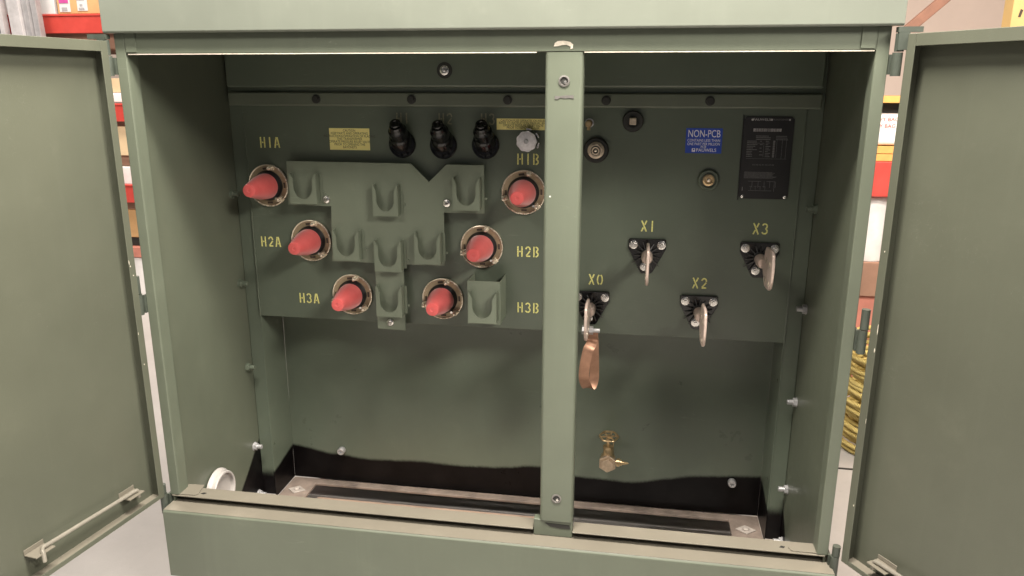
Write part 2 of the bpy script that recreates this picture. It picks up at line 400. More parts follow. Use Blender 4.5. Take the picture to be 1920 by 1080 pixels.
# top rail, hood
tr = MB(); tr.box(-.7895, .7895, .001, .004, 1.2435, 1.2895)
tr.box(-.7845, .7845, .0045, .030, 1.2435, 1.2465)
part(tr, 'top_rail', 'green', .001)
for sg in (-1, 1):
    part(MB().box(*sorted((sg*.757, sg*.783)), -.0012, .0005, 1.246, 1.2885), 'rail_end_plate', 'green', .0006)
part(MB().box(-.78, .135, .0012, .0042, 1.2408, 1.2428), 'rail_drip_edge', 'primer')
part(MB().box(.232, .783, .0012, .0042, 1.2408, 1.2428), 'rail_drip_edge', 'primer')
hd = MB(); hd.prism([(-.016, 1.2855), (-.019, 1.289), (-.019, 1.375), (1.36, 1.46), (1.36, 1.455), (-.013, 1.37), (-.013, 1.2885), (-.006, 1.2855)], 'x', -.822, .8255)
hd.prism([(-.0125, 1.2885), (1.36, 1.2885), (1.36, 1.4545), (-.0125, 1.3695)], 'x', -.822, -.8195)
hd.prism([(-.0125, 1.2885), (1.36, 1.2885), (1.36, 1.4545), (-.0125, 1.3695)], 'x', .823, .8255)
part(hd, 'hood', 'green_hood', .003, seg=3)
part(MB().box(-.80, .80, .031, D1+.3, 1.2885, 1.291), 'cabinet_ceiling', 'green')

# centre post
cp = MB()
def rc_(cx, cy, r, a0, a1, n=6): return [(cx+r*math.cos(R(a0+(a1-a0)*i/n)), cy+r*math.sin(R(a0+(a1-a0)*i/n))) for i in range(n+1)]
xl, xr, rr_ = .1530, .2310, .009
prof = [(xl, .04)]+rc_(xl+rr_, rr_, rr_, 180, 262)+[(.192, -.0004)]+rc_(xr-rr_, rr_, rr_, 278, 360)+[(xr, .04), (xr-.003, .04)]+rc_(xr-rr_, rr_, rr_-.003, 360, 278)+[(.192, .003)]+rc_(xl+rr_, rr_, rr_-.003, 262, 180)+[(xl+.003, .04)]
cp.prism(prof, 'z', .1745, 1.242)
CP = part(cp, 'centre_post', 'green', 0, ang=25)
for z in (1.1854, .2354):
    b = MB(); b.lathe([(.0115, 0), (.0115, -.0022), (.0085, -.0030), (.0075, -.0008), (.0072, .0)], (.1925, -.0002, z), n=32)
    o = sub(b, 'locking_insert', 'dullsteel', CP)
    sub(MB().lathe([(.0070, 0), (.0070, -.0006)], (.1925, -.0004, z), n=24), 'insert_hole', 'shade', CP)
    sub(MB().lathe([(.0001, -.0032), (.0030, -.0026), (.0038, -.0006)], (.1945, -.0004, z-.0028), n=16), 'insert_pin', 'steel', CP)
def scar(name, poly, y, mat, parent=None):
    m = MB().prism(poly, 'y', y, y-.0008)
    return part(m, name, mat)
scar('bare_patch', [(.170, 1.253), (.172, 1.2595), (.178, 1.2632), (.190, 1.2640), (.203, 1.2615), (.2095, 1.2565), (.2085, 1.249), (.204, 1.2475), (.2045, 1.2525), (.196, 1.256), (.186, 1.2555), (.178, 1.2535)], .0005, 'primer')
scar('bare_patch', [(.1735, 1.1500), (.1740, 1.1560), (.184, 1.1555), (.196, 1.1572), (.2125, 1.1575), (.2125, 1.1505), (.204, 1.1520), (.194, 1.1508), (.185, 1.1525), (.179, 1.1488)], -.0006, 'dullsteel')

# sill and base
for x0, x1, nm in ((-.806, .137, 0), (.2316, .8035, 1)):
    part(MB().box(x0, x1, -.001, .045, .1475, .1505), 'door_sill', 'green_pale', .0008)
part(MB().box(-.806, .806, .028, .031, .131, .1470), 'sill_web', 'green')
part(MB().box(.1380, .2312, .0045, .0275, .1312, .1740), 'sill_bridge', 'green', .002)
part(MB().prism([(.165, .1665), (.224, .1645), (.227, .1545), (.20, .1545), (.178, .1575)], 'y', .0043, .0034), 'bridge_dark_patch', 'shade')  # flat dark polygon laid on the bridge face
BX0, BX1 = -.8085, .8185
bs = MB(); bs.prism([(-.0430, -.0600), (-.0430, .1255), (-.0390, .1300), (.060, .1300), (.060, .1270), (-.037, .1270), (-.0400, .1240), (-.0400, -.0600)], 'x', BX0, BX1)
bs.box(BX0, BX0+.004, -.0398, D1+.9, -.0600, .1268); bs.box(BX1-.004, BX1, -.0398, D1+.9, -.0600, .1268); bs.box(BX0+.005, BX1-.005, D1+.895, D1+.9, -.15, .12)  # unseen back plate, added to stop light leaking in under the tank
part(bs, 'base_skirt', 'green', .0015)
part(MB().box(BX0+.001, BX1-.001, -.0395, .0275, .1302, .1306), 'base_ledge', 'green_pale')
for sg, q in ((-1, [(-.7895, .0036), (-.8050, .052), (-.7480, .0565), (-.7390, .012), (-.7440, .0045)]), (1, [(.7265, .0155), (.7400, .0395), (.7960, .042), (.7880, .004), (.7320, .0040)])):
    part(MB().prism(q, 'z', .1512, .1532), 'corner_tab', 'green_pale', .0006)
for x in (-.728, .7135): part(MB().prism([(x-.007, .016), (x+.002, .014), (x+.007, .021), (x-.002, .023)], 'z', .1507, .1512), 'sill_slot', 'shade')

# ------------------------------------------------------------------ lettering
def arc(cx, cz, rx, rz, a0, a1, n=8): return [(cx+rx*math.cos(R(a0+(a1-a0)*i/n)), cz+rz*math.sin(R(a0+(a1-a0)*i/n))) for i in range(n+1)]
GL = {  # stencil glyphs, box 1 x 1.6
    'H': [[(.13, 0), (.13, 1.6)], [(.87, 0), (.87, 1.6)], [(.36, .8), (.64, .8)]],
    '1': [[(.5, 0), (.5, 1.6)]],
    '2': [arc(.5, 1.12, .38, .40, 170, -8), [(.86, .92), (.55, .55), (.20, .20)], [(.16, .11), (.92, .11)]],
    '3': [arc(.45, 1.16, .38, .36, 160, -75), arc(.45, .46, .42, .38, 72, -160)],
    '0': [arc(.46, .8, .38, .72, 100, 260), arc(.56, .8, .38, .72, 80, -80)],
    'A': [[(.06, 0), (.40, 1.6)], [(.94, 0), (.58, 1.6)], [(.42, .50), (.60, .50)]],
    'B': [[(.13, 0), (.13, 1.6)], arc(.42, 1.2, .42, .33, 88, -80), arc(.42, .42, .46, .36, 84, -88)],
    'X': [[(.08, 1.6), (.92, 0)], [(.92, 1.6), (.62, 1.0)], [(.38, .6), (.08, 0)]],
}
def stencil(txt, x, z, h=.0295, adv=.0225, y=D1, w=.0155, name='stencil_lettering', mat='yellow', tilt=0):
    mb = MB(); n = len(txt); sc = h/1.6
    adv_ = [adv*(.92 if c == '1' else 1) for c in txt]; tot = sum(adv_); cx = -tot/2
    for c, a in zip(txt, adv_):
        for st in GL[c]:
            pts = [((cx+a/2+(u-.5)*w), (v-.8)*sc) for u, v in st]
            pts = [(x+u*math.cos(tilt)-v*math.sin(tilt), z+u*math.sin(tilt)+v*math.cos(tilt)) for u, v in pts]
            mb.ribbon(pts, .0037, 'y', y-.0002, y-.0007)
        cx += a
    o = part(mb, name, mat); o['label'] = 'yellow stencilled marking ' + txt; return o
for t, x, z in (('H1A', -.6847, 1.0186), ('H1B', .0545, .984), ('H2A', -.7057, .7317), ('H3A', -.5982, .5646), ('H2B', .0561, .7294), ('H3B', .0573, .5674),
                ('X1', .3809, .8115), ('X3', .6718, .8135), ('X0', .2457, .658), ('X2', .5259, .6597)):
    stencil(t, x, z)
M['faded'] = generic('faded_stencil_paint', (.25, .24, .165), .6, 0, .35, 260)
for t, x in (('H1', -.2920), ('H2', -.172), ('H3', -.055)): stencil(t, x, 1.0885, .030, mat='faded')['label'] = 'faded stencilled marking ' + t

def sticker(name, x0, x1, z0, z1, mat, lines, ink, y=D1, rise=0, label=None):
    m = MB(); T = Matrix.Translation(((x0+x1)/2, 0, (z0+z1)/2)) @ Matrix.Rotation(rise, 4, 'Y')
    w, h = (x1-x0)/2, (z1-z0)/2
    m.T = T; m.box(-w, w, y-.0007, y-.0001, -h, h); o = part(m, name, mat)
    if label: o['label'] = label
    t = MB(T)
    for txt, lx, lz, sz, sx in lines: text_mb(t, txt, lx*w, lz*h, sz, y-.0010, sx=sx)
    if t.v: sub(t, 'printed_text', ink, o)
    return o
yl = ['CAUTION', 'KEEP PARTS AND OPERATING', 'INSTRUCTIONS/OPERATION OF PLACING', 'THIS TRANSFORMER', 'OPERATE PRESSURE RELIEF VALVE', 'PRIOR TO OPENING THE', 'BAYONETS']
sticker('caution_sticker', -.5055, -.3885, 1.0010, 1.0605, 'sticker', [(s_, 0, .78-.255*i, .0093, .86) for i, s_ in enumerate(yl)], 'ink', label='yellow caution sticker')
sticker('caution_sticker', -.031, .112, 1.0612, 1.0905, 'sticker', [(s_, 0, .62-.42*i, .0085, .85) for i, s_ in enumerate(['CAUTION FUSE OPERATES ON RELIEF', 'REFER TO INSTRUCTION MANUAL AND', 'OPERATE PRESSURE RELIEF VALVE', 'PRIOR TO REMOVING FUSE'])], 'ink', label='long yellow sticker above the relief valve')
o = sticker('blue_sticker', .4665, .5580, 1.0070, 1.0705, 'blue', [('NON-PCB', 0, .54, .0262, .70), ('CONTAINS LESS THAN', 0, .02, .0098, .82), ('ONE PART PER MILLION', 0, -.27, .0098, .78), ('PCB', 0, -.50, .0088, .9), ('PAUWELS', .16, -.76, .0118, 1.0)], 'white_ink', label='blue sticker reading NON-PCB')
t = MB(); t.box(.4835, .4915, D1-.0011, D1-.0009, 1.0105, 1.0195); sub(t, 'sticker_emblem', 'white_ink', o)
t = MB(); t.lathe([(.0022, -.0013), (.0022, -.0014)], (.4878, D1, 1.0165), n=12); t.box(.4858, .4868, D1-.0014, D1-.0013, 1.0112, 1.0187); sub(t, 'emblem_letter', 'blue', o)

# nameplate
npo = part(MB().prism([(.6155, .8925), (.7255, .8925), (.7320, .899), (.7320, 1.0945), (.7255, 1.101), (.6155, 1.101), (.609, 1.0945), (.609, .899)], 'y', D1-.0006, D1-.0040), 'nameplate', 'plate', .0006, label='black rating nameplate')
fr = MB(); fr.box(.6065, .6085, D1-.005, D1-.0005, .889, 1.104); sub(fr, 'plate_edge', 'plate', npo)
e = MB(); e2 = MB(); y = D1-.0044
text_mb(e2, 'PAUWELS', .6520, 1.0935, .0080, y, sx=1.25); e2.lathe([(.0026, y), (.0026, y-.0001)], (.629, 0, 1.0935), n=14); e2.lathe([(.0026, y), (.0026, y-.0001)], (.6760, 0, 1.0935), n=14); e2.lathe([(.0024, y), (.0024, y-.0001)], (.7195, 0, 1.0935), n=14)
text_mb(e, 'TRANSFORMER', .6970, 1.0935, .0055, y, sx=1.0)
e2.box(.6335, .7015, y, y+.0001, 1.0640, 1.0715)
random.seed(11)
bc = MB(); xx = .6365
while xx < .698:
    w = random.choice((.0005, .0008, .0013)); bc.box(xx, xx+w, y-.0003, y-.0002, 1.0642, 1.0713); xx += w+random.choice((.0006, .0009, .0014))
sub(bc, 'barcode', 'plate', npo)
for r_ in range(13):
    z = 1.0520-r_*.0043
    if r_ < 3: e.box(.641, .641+random.uniform(.03, .045), y, y+.0001, z, z+.0016); e.box(.69, .69+random.uniform(.015, .03), y, y+.0001, z, z+.0014)
    else:
        e.box(.6200, .6200+random.uniform(.012, .026), y, y+.0001, z, z+.0015)
        if r_ % 2: e.box(.652, .652+random.uniform(.004, .012), y, y+.0001, z, z+.0014)
        e.box(.666, .666+random.uniform(.006, .014), y, y+.0001, z, z+.0014); e.box(.684, .689, y, y+.0001, z-.001, z+.0025); e.box(.693, .6935, y, y+.0001, z-.001, z+.0035)
e.box(.706, .7066, y, y+.0001, .996, 1.046); e.box(.716, .7166, y, y+.0001, .996, 1.046); e.box(.62, .72, y, y+.0001, .9955, .9960); e.box(.632, .662, y, y+.0001, 1.0345, 1.0352); e.box(.6615, .6621, y, y+.0001, 1.000, 1.035)
for k in range(9): e.box(.6185, .69-k*.0*1+random.uniform(-.004, .010), y, y+.0001, .9610-k*.0019, .9618-k*.0019)
for x in (.640, .655, .670, .684, .698): e.box(x, x+.0008, y, y+.0001, .9220, .9380)
for x0 in (.630, .645, .676): e.box(x0, x0+.018, y, y+.0001, .9375, .9383)
e.box(.632, .690, y, y+.0001, .9135, .9142); e.box(.695, .6958, y, y+.0001, .912, .939)
for k in range(4): e.box(.634+k*.011, .641+k*.011, y, y+.0001, .9245, .9252); e.box(.637+k*.012, .6376+k*.012, y, y+.0001, .916, .924)
text_mb(e, 'H1 H2 H3 X1 X2 X3 X0', .664, .9800, .0052, y)
e2.box(.6165, .6172, y, y+.0001, .9125, .9230)
sub(e, 'etched_text', 'etch', npo); sub(e2, 'etched_heading', 'etch2', npo)
for x in (.6180, .7240): sub(MB().lathe([(.0045, -.001), (.0042, -.0028), (.0018, -.0038), (.0015, -.0030), (.0001, -.0030)], (x, D1-.0035, .8985), n=18), 'nameplate_rivet', 'steel', npo)

# ------------------------------------------------------------------ holder plate and parking pockets
HY = .4195
hp = MB().prism([(-.625, .9705), (-.264, .9695), (-.2145, .921), (-.164, .9690), (-.0605, .9685), (-.0605, .8375), (-.1740, .8375), (-.1755, .6865), (-.2950, .6860), (-.2955, .490), (-.3790, .4915), (-.3795, .6870), (-.5070, .6870), (-.5010, .8460), (-.6285, .8470)], 'y', HY, HY+.0030)
HP = part(hp, 'holder_plate', 'holder', .0007)
for x, z in ((-.513, .865), (-.165, .864), (-.340, .513)):
    s_ = MB(); s_.lathe([(.0118, 0), (.0118, -.002), (.0100, -.0048), (.0055, -.0062), (.0045, -.0045), (.0001, -.0045)], (x, HY-.0003, z), n=24)
    o = sub(s_, 'plate_screw', 'steel', HP)
    sub(MB().box(x-.0040, x+.0046, HY-.0068, HY-.0055, z-.0016, z+.0004), 'screw_slot', 'hole', HP)
    sub(MB().lathe([(.012, .0035), (.012, D1-HY-.0003)], (x, HY, z), n=20), 'standoff', 'holder', HP)
def pocket(xl, xr, zb, zt, yb, depth=.026, parent=None):
    """folded U pocket: front face with flared U cut-out, two side cheeks running back to the plate"""
    w = xr-xl; yf = yb-depth; t = .0022
    iu = w*.150; cx = (xl+xr)/2; r = (w-2*iu)/2; ub = zb+.0130; zs = zt-.019   # top of straight leg
    el = [(xl, zb), (xr, zb), (xr, zt-.003), (xr-.0025, zt-.001), (xr-iu, zs)]
    for i in range(13):
        a = -i*PI/12; el.append((cx+r*math.cos(a), ub+r*1.25+r*1.25*math.sin(a)))
    el += [(xl+iu, zs), (xl+.0025, zt-.001), (xl, zt-.003)]
    m = MB(); m.prism(el, 'y', yf, yf+t)
    for x0, x1 in ((xl, xl+t), (xr-t, xr)):
        m.prism([(yf+t+.0002, zb), (yb-.0006, zb+.004), (yb-.0006, zt-.0005), (yf+.016, zt-.0015), (yf+t+.0002, zt-.0035)], 'x', x0, x1)
    # mounting feet
    m.box(xr+.0005, xr+.008, yb-.0022, yb-.0004, zb+.006, zt-.004)
    return m
for xl, xr, zb, zt in ((-.6095, -.5305, .8545, .941), (-.3690, -.2970, .8265, .914), (-.1430, -.0680, .8485, .938), (-.4925, -.4150, .6960, .784), (-.3715, -.2930, .6690, .758), (-.2545, -.1800, .6950, .783), (-.3720, -.2955, .5365, .628)):
    o = sub(pocket(xl, xr, zb, zt, HY), 'parking_pocket', 'holder', HP, .0005)
    sub(MB().lathe([(.0035, 0), (.0028, -.0025), (.0001, -.003)], (xr+.012, HY-.0002, zb+.030), n=10), 'spot_weld', 'holder', HP)
# free-standing deep box with a pocket in front
bx = MB(); x0, x1, zb, zt, yf = -.0975, -.0060, .541, .6625, D1-.09; t = .0025
bx.box(x0, x1, yf, yf+t, zb, zt); bx.box(x0, x0+t, yf+t+.0002, D1-.0004, zb, zt); bx.box(x1-t, x1, yf+t+.0002, D1-.0004, zb, zt)
BX = part(bx, 'parking_box', 'holder', .0006)
sub(pocket(-.0900, -.0125, .551, .637, yf, .026), 'parking_pocket', 'holder', BX, .0005)

# ------------------------------------------------------------------ high voltage bushings (wells)
def hv_bushing():
    f = MB(); f.lathe([(.0595, 0), (.0595, -.0035), (.057, -.0055), (.048, -.0045), (.046, -.0045)], n=64)
    o = f.build('high_voltage_bushing', 'zinc', None)
    rm = MB()
    for a0, a1 in ((R(80), R(190)), (R(205), R(308)), (R(-36), R(66))):
        pts = [(.0585*math.cos(a0+(a1-a0)*i/24), -.0065, .0585*math.sin(a0+(a1-a0)*i/24)) for i in range(25)]
        rm.tube(pts, .0021, 8)
    rm.build('clamp_ring', 'rim', o)
    for a in (97, 2, -88, 183):
        sl = MB()
        c, s_ = math.cos(R(a)), math.sin(R(a)); T = Matrix.Translation((.0490*c, 0, .0490*s_)) @ Matrix.Rotation(-R(a), 4, 'Y')
        sl.T = T; sl.box(-.0028, .0028, -.0062, -.0048, -.0075, .0075)
        sl.build('flange_slot', 'hole', o)
    for a in (73, 198, -44):
        c, s_ = math.cos(R(a)), math.sin(R(a)); b = MB(Matrix.Translation((.0540*c, 0, .0540*s_)) @ Matrix.Rotation(-R(a), 4, 'Y'))
        b.box(-.0075, .0075, -.0105, -.0050, -.0065, .0065)
        b.cyl((0, -.0105, 0), (0, -.017, 0), .0062, 12); b.hexa((0, -.017, 0), .0074, -.006); b.cyl((0, -.023, 0), (0, -.033, 0), .0050, 12); b.lathe([(.0050, -.033), (.0030, -.0355), (.0001, -.036)], n=12)
        b.build('clamp_bolt', 'rim', o, .0005)
    k = MB(); k.lathe([(.0430, -.0045), (.0430, -.009), (.0405, -.012), (.0385, -.018), (.0370, -.021), (.034, -.021)], n=48); k.build('rubber_collar', 'rubber', o)
    b = MB(); b.cyl((.030, -.012, -.034), (.030, -.026, -.034), .0035, 10); b.build('drain_wire_eye', 'steel', o)
    return o
def red_cap():
    pr = [(.0355, -.016), (.0365, -.020), (.0362, -.028), (.0338, -.052), (.0275, -.082), (.0220, -.104), (.0178, -.1190), (.0172, -.1203), (.0162, -.1208), (.0050, -.1208), (.0040, -.1200), (.0001, -.1198)]
    return MB().lathe(pr, n=56).build('protective_cap', 'red')
wells = [(-.6966, .8970, 'H1A'), (.0435, .8950, 'H1B'), (-.5777, .7405, 'H2A'), (-.0738, .7400, 'H2B'), (-.4611, .5840, 'H3A'), (-.1893, .5840, 'H3B')]
hv0 = hv_bushing(); cap0 = red_cap()
where = {'H1A': 'red cone cap on the upper left bushing under H1A', 'H1B': 'red cone cap on the upper right bushing under H1B, beside the centre post', 'H2A': 'red cone cap on the bushing beside the H2A stencil, middle of the left row',
         'H2B': 'red cone cap on the bushing left of the H2B stencil', 'H3A': 'red cone cap on the lowest left bushing beside H3A', 'H3B': 'red cone cap on the lowest right bushing, left of the deep green box'}
for i, (x, z, t) in enumerate(wells):
    h = hv0 if i == 0 else copy_tree(hv0)
    h.parent = TR; h.location = (x, D1-.0002, z-GZ)
    c = cap0 if i == 0 else cap0.copy()
    if i: COL.objects.link(c)
    c.location = (x, D1-.0002, z); tag(c, where[t], 'cap', 'red caps on the high voltage bushings')

# ------------------------------------------------------------------ bayonet fuse holders
def fuse(chrome):
    f = MB(); f.lathe([(.0375, 0), (.0375, -.006), (.034, -.010), (.027, -.0105), (.027, -.016), (.0245, -.019)], n=40)
    o = f.build('bayonet_fuse_holder', 'bakelite')
    g = MB()
    for a in (200, 235, 270, 305, 340):
        c, s_ = math.cos(R(a)), math.sin(R(a)); g.T = Matrix.Translation((.0265*c, 0, .0265*s_)) @ Matrix.Rotation(-R(a), 4, 'Y'); g.box(-.0055, .0055, -.0225, -.0105, -.0012, .0012)
    g.T = None; g.lathe([(.0345, -.0100), (.0345, -.0150), (.0320, -.0150), (.0320, -.0100)], n=40, a0=R(195), a1=R(345))
    g.build('base_fin', 'bakelite', o)
    T = Matrix.Rotation(R(-42), 4, 'X')
    b = MB(T); b.lathe([(.0300, -.006), (.0300, -.030), (.0280, -.035), (.0250, -.038), (.0250, -.060), (.0215, -.064), (.0190, -.068), (.0190, -.074), (.0160, -.079), (.0001, -.080)], n=32); b.build('fuse_barrel', 'bakelite', o)
    rg = MB(T); rg.tube([(.0105*math.cos(2*PI*i/20), -.084, .0105*math.sin(2*PI*i/20)+.002) for i in range(21)], .0050, 10); rg.box(-.006, .006, -.0870, -.0760, -.006, .006); rg.build('pull_ring', 'bakelite', o, .001)
    if chrome:
        ch = MB(T); ch.tube([(.0215*math.cos(R(200+i*9)), -.060, .0215*math.sin(R(200+i*9))) for i in range(16)], .0020, 8); ch.build('wire_bail', 'steel', o)
    return o
for x, z, c in ((-.2945, 1.0195, 0), (-.1783, 1.0182, 0), (-.0611, 1.0199, 1)):
    o = fuse(c); o.parent = TR; o.location = (x, D1-.0002, z-GZ)
    if c: o['label'] = 'black fuse holder with a bright wire bail'
# pressure relief valve with round grey knob
v = MB(); v.lathe([(.017, 0), (.017, -.020)], n=24)
V = v.build('pressure_relief_valve', 'alu', TR, 0, (.0540, D1-.0002, 1.0330-GZ))
k = MB(); pr = []
for i in range(48):
    a = 2*PI*i/48; r = .0268+.0010*math.cos(a*9); pr.append((r*math.cos(a), r*math.sin(a)))
k.prism(pr, 'y', -.020, -.030); k.lathe([(.0225, -.0302), (.0225, -.0318), (.008, -.0335)], n=40); sub(k, 'valve_knob', 'alu', V, .0012)
sub(MB().lathe([(.0062, -.0335), (.0062, -.0375), (.0045, -.0385), (.0001, -.0380)], n=20), 'knob_button', 'galv', V)
k = MB()
for a in (82, 30, -20):
    c, s_ = math.cos(R(a)), math.sin(R(a)); k.T = Matrix.Translation((.0315*c, 0, .0315*s_)) @ Matrix.Rotation(-R(a), 4, 'Y'); k.box(-.0022, .0022, -.018, -.004, -.0075, .0075)
sub(k, 'guard_tab', 'steel', V, .001)
# plugs on the right
g = MB(); g.lathe([(.0335, 0), (.0335, -.008), (.030, -.012), (.0225, -.012)], n=44); G = g.build('plug_boss', 'shade', TR, 0, (.2366, D1-.0002, 1.0115-GZ))
k = MB(); k.lathe([(.0220, -.012), (.0220, -.016), (.0185, -.018)], n=40); k.hexa((0, -.018, 0), .0190, -.010, 'y', .25); sub(k, 'hex_plug', 'plugmetal', G, .001)
sub(MB().lathe([(.0128, -.0281), (.0128, -.0286)], n=28), 'plug_groove', 'shade', G); sub(MB().lathe([(.0105, -.0287), (.0105, -.0310), (.0088, -.0318), (.0070, -.0312), (.0068, -.0288)], n=28), 'plug_socket', 'plugmetal', G); sub(MB().lathe([(.0066, -.0287), (.0066, -.0292)], n=20), 'socket_hole', 'shade', G); sub(MB().lathe([(.0042, -.029), (.003, -.034), (.0001, -.035)], n=16), 'plug_pin', 'rim', G)
g = MB(); g.lathe([(.0275, 0), (.0275, -.010), (.0245, -.014), (.016, -.014), (.016, -.010), (.0001, -.010)], n=40); G = g.build('plug_boss', 'shade', TR, 0, (.3298, D1-.0002, 1.0869-GZ))
sub(MB().box(-.0085, .0085, -.026, -.0102, -.0085, .0085), 'square_plug', 'plugmetal', G, .0015)
g = MB(); g.lathe([(.0275, 0), (.0275, -.006), (.0245, -.010), (.0205, -.010), (.0195, -.005), (.0120, -.005)], n=44); G = g.build('plug_boss', 'green_in', TR, 0, (.5301, D1-.0002, .9389-GZ))
k = MB(); k.lathe([(.0150, -.005), (.0150, -.012), (.0125, -.013), (.0095, -.013), (.0085, -.009), (.0001, -.009)], n=32); sub(k, 'brass_plug', 'brass', G); sub(MB().lathe([(.0048, -.009), (.0040, -.0135), (.0001, -.0145)], n=16), 'plug_pin', 'rim', G)
g = MB(); g.lathe([(.012, 0), (.012, -.004)], n=24); G = g.build('sampling_fitting', 'galv', TR, 0, (.2170, D1-.0002, 1.0810-GZ))
k = MB(); k.lathe([(.0055, -.004), (.0055, -.022), (.0095, -.0225), (.0095, -.032), (.0065, -.036), (.0001, -.0365)], n=20); k.cyl((0, -.027, 0), (0, -.027, -.017), .0045, 12); sub(k, 'brass_tip', 'brass', G)

# ------------------------------------------------------------------ low voltage bushings with spades
def lv_bushing():
    tri = [(-.050, .0375), (-.046, .0415), (.046, .0415), (.050, .0375), (.050, .0140), (.017, -.0500), (.012, -.0545), (-.012, -.0545), (-.017, -.0500), (-.050, .0140)]
    o = MB().prism(tri, 'y', 0, -.006).build('low_voltage_bushing', 'bakelite', None, .0015)
    top = MB().box(-.047, .047, -.0085, -.0062, .0385, .0412).build('top_edge', 'rubber', o, .0008)
    rb = MB()
    for k in range(14):
        a = 2*PI*k/14+.12; c, s_ = math.cos(a), math.sin(a)
        Lr = .036 if s_ > -.5 else .046
        if s_ > .75: Lr = .033
        rb.T = Matrix.Rotation(-a, 4, 'Y'); rb.prism([(.010, -.0200), (.010, -.0062), (Lr, -.0062), (Lr, -.0085)], 'z', -.0011, .0011)
    rb.build('rib', 'ribgrey', o)
    MB().lathe([(.0165, -.0062), (.0145, -.022), (.0125, -.026)], n=28).build('hub', 'rubber', o)
    for x, z in ((-.0365, .0250), (.0375, .0250), (-.0060, -.0350)):
        b = MB(); b.lathe([(.0118, -.0062), (.0118, -.0080), (.0100, -.0085)], (x, 0, z), n=24); b.hexa((x, -.0085, z), .0088, -.0065, 'y', .4); b.cyl((x, -.015, z), (x, -.0195, z), .0046, 12)
        b.build('mounting_bolt', 'steel', o, .0006)
    MB().lathe([(.0150, -.026), (.0150, -.066), (.0115, -.074), (.0001, -.0745)], n=24).build('stud', 'tin', o)
    sp = []
    out = [(.060, .011), (.098, .013), (.108, .027), (.118, .045), (.130, .052), (.203, .054), (.222, .044), (.231, .016), (.227, -.018), (.214, -.038), (.195, -.046), (.142, -.046), (.124, -.037), (.111, -.023), (.098, -.012), (.060, -.011)]
    out = [(u, w+max(0, u-.07)*.05) for u, w in out]
    spd = MB().prism([(-a, b) for a, b in out], 'x', -.0037, .0037)
    spo = spd.build('spade', 'tin', o, .0022)
    hh = MB()
    for u in (.146, .196):
        for w in (-.024, .024): hh.lathe([(.0072, -.0041), (.0072, .0041)], (0, -u, w), 'x', 20)
    hh.build('spade_hole', 'rim', o)
    return o
lv0 = lv_bushing(); LV = {}
for i, (x, z, t) in enumerate(((.3815, .7365, 'X1'), (.6735, .7370, 'X3'), (.2350, .5835, 'X0'), (.5270, .5850, 'X2'))):
    h = lv0 if i == 0 else copy_tree(lv0)
    h.parent = TR; h.location = (x, D1-.0002, z-GZ); LV[t] = h
# bolt and copper strap on the neutral
bl = MB(); px, pz, py = .2350, .5430+.02, D1-.145
bl.hexa((px-.0047, py, pz-.006), .0115, -.009, 'x'); bl.hexa((px+.0047, py, pz-.006), .0115, .011, 'x', .2); bl.cyl((px+.015, py, pz-.006), (px+.033, py, pz-.006), .0058, 14)
part(bl, 'terminal_bolt', 'galv', .0006)
# strap: loop hanging under the spade
def strap():
    th = .0016; path = []
    # a narrow strip that leaves the spade, drops in front and returns behind as a loop
    P = [(.2490, py+.012, .556), (.2490, py+.010, .530), (.2470, py-.002, .520), (.2400, py-.014, .508), (.2345, py-.018, .480), (.2310, py-.018, .450), (.2315, py-.014, .424), (.2380, py-.004, .402), (.2480, py+.006, .398), (.2550, py+.014, .412), (.2560, py+.018, .440), (.2540, py+.022, .470), (.2520, py+.024, .500), (.2510, py+.022, .523), (.2500, py+.016, .532), (.2495, py+.014, .548)]
    W = [(.95, -.2), (.95, -.2), (.95, .1), (.95, .15), (.97, .1), (.98, .0), (.97, .1), (.9, .2), (.9, .2), (.9, .3), (.9, .5), (.93, .4), (.95, .3), (.96, .2), (.97, .1), (.97, .0)]
    m = MB(); vs = []; w = .0135
    def cr(A, i, t):
        a, b, c, d = (Vector(A[max(0, min(len(A)-1, i+k))]) for k in (-1, 0, 1, 2))
        return .5*((2*b)+(c-a)*t+(2*a-5*b+4*c-d)*t*t+(3*b-a-3*c+d)*t**3)
    pts = []; wd = []
    for i in range(len(P)-1):
        for k in range(5): pts.append(cr(P, i, k/5)); wd.append(cr([(a, b, 0) for a, b in W], i, k/5))
    fs = []
    for i, p in enumerate(pts):
        t = (pts[min(i+1, len(pts)-1)]-pts[max(i-1, 0)]).normalized()
        d = Vector((wd[i].x, wd[i].y, 0)); d = (d-t*d.dot(t)).normalized(); nn = t.cross(d)
        for sx, sn in ((-1, -1), (1, -1), (1, 1), (-1, 1)): vs.append(p+d*w*sx+nn*th/2*sn)
    for i in range(len(pts)-1):
        for j in range(4): fs.append((i*4+j, i*4+(j+1) % 4, i*4+4+(j+1) % 4, i*4+4+j))
    fs.append((3, 2, 1, 0)); q = (len(pts)-1)*4; fs.append((q, q+1, q+2, q+3))
    m.add(vs, fs); return m
tag(strap().build('copper_strap', 'copper', None, 0), 'bent copper earthing strap hanging in a loop from the X0 spade', 'strap')

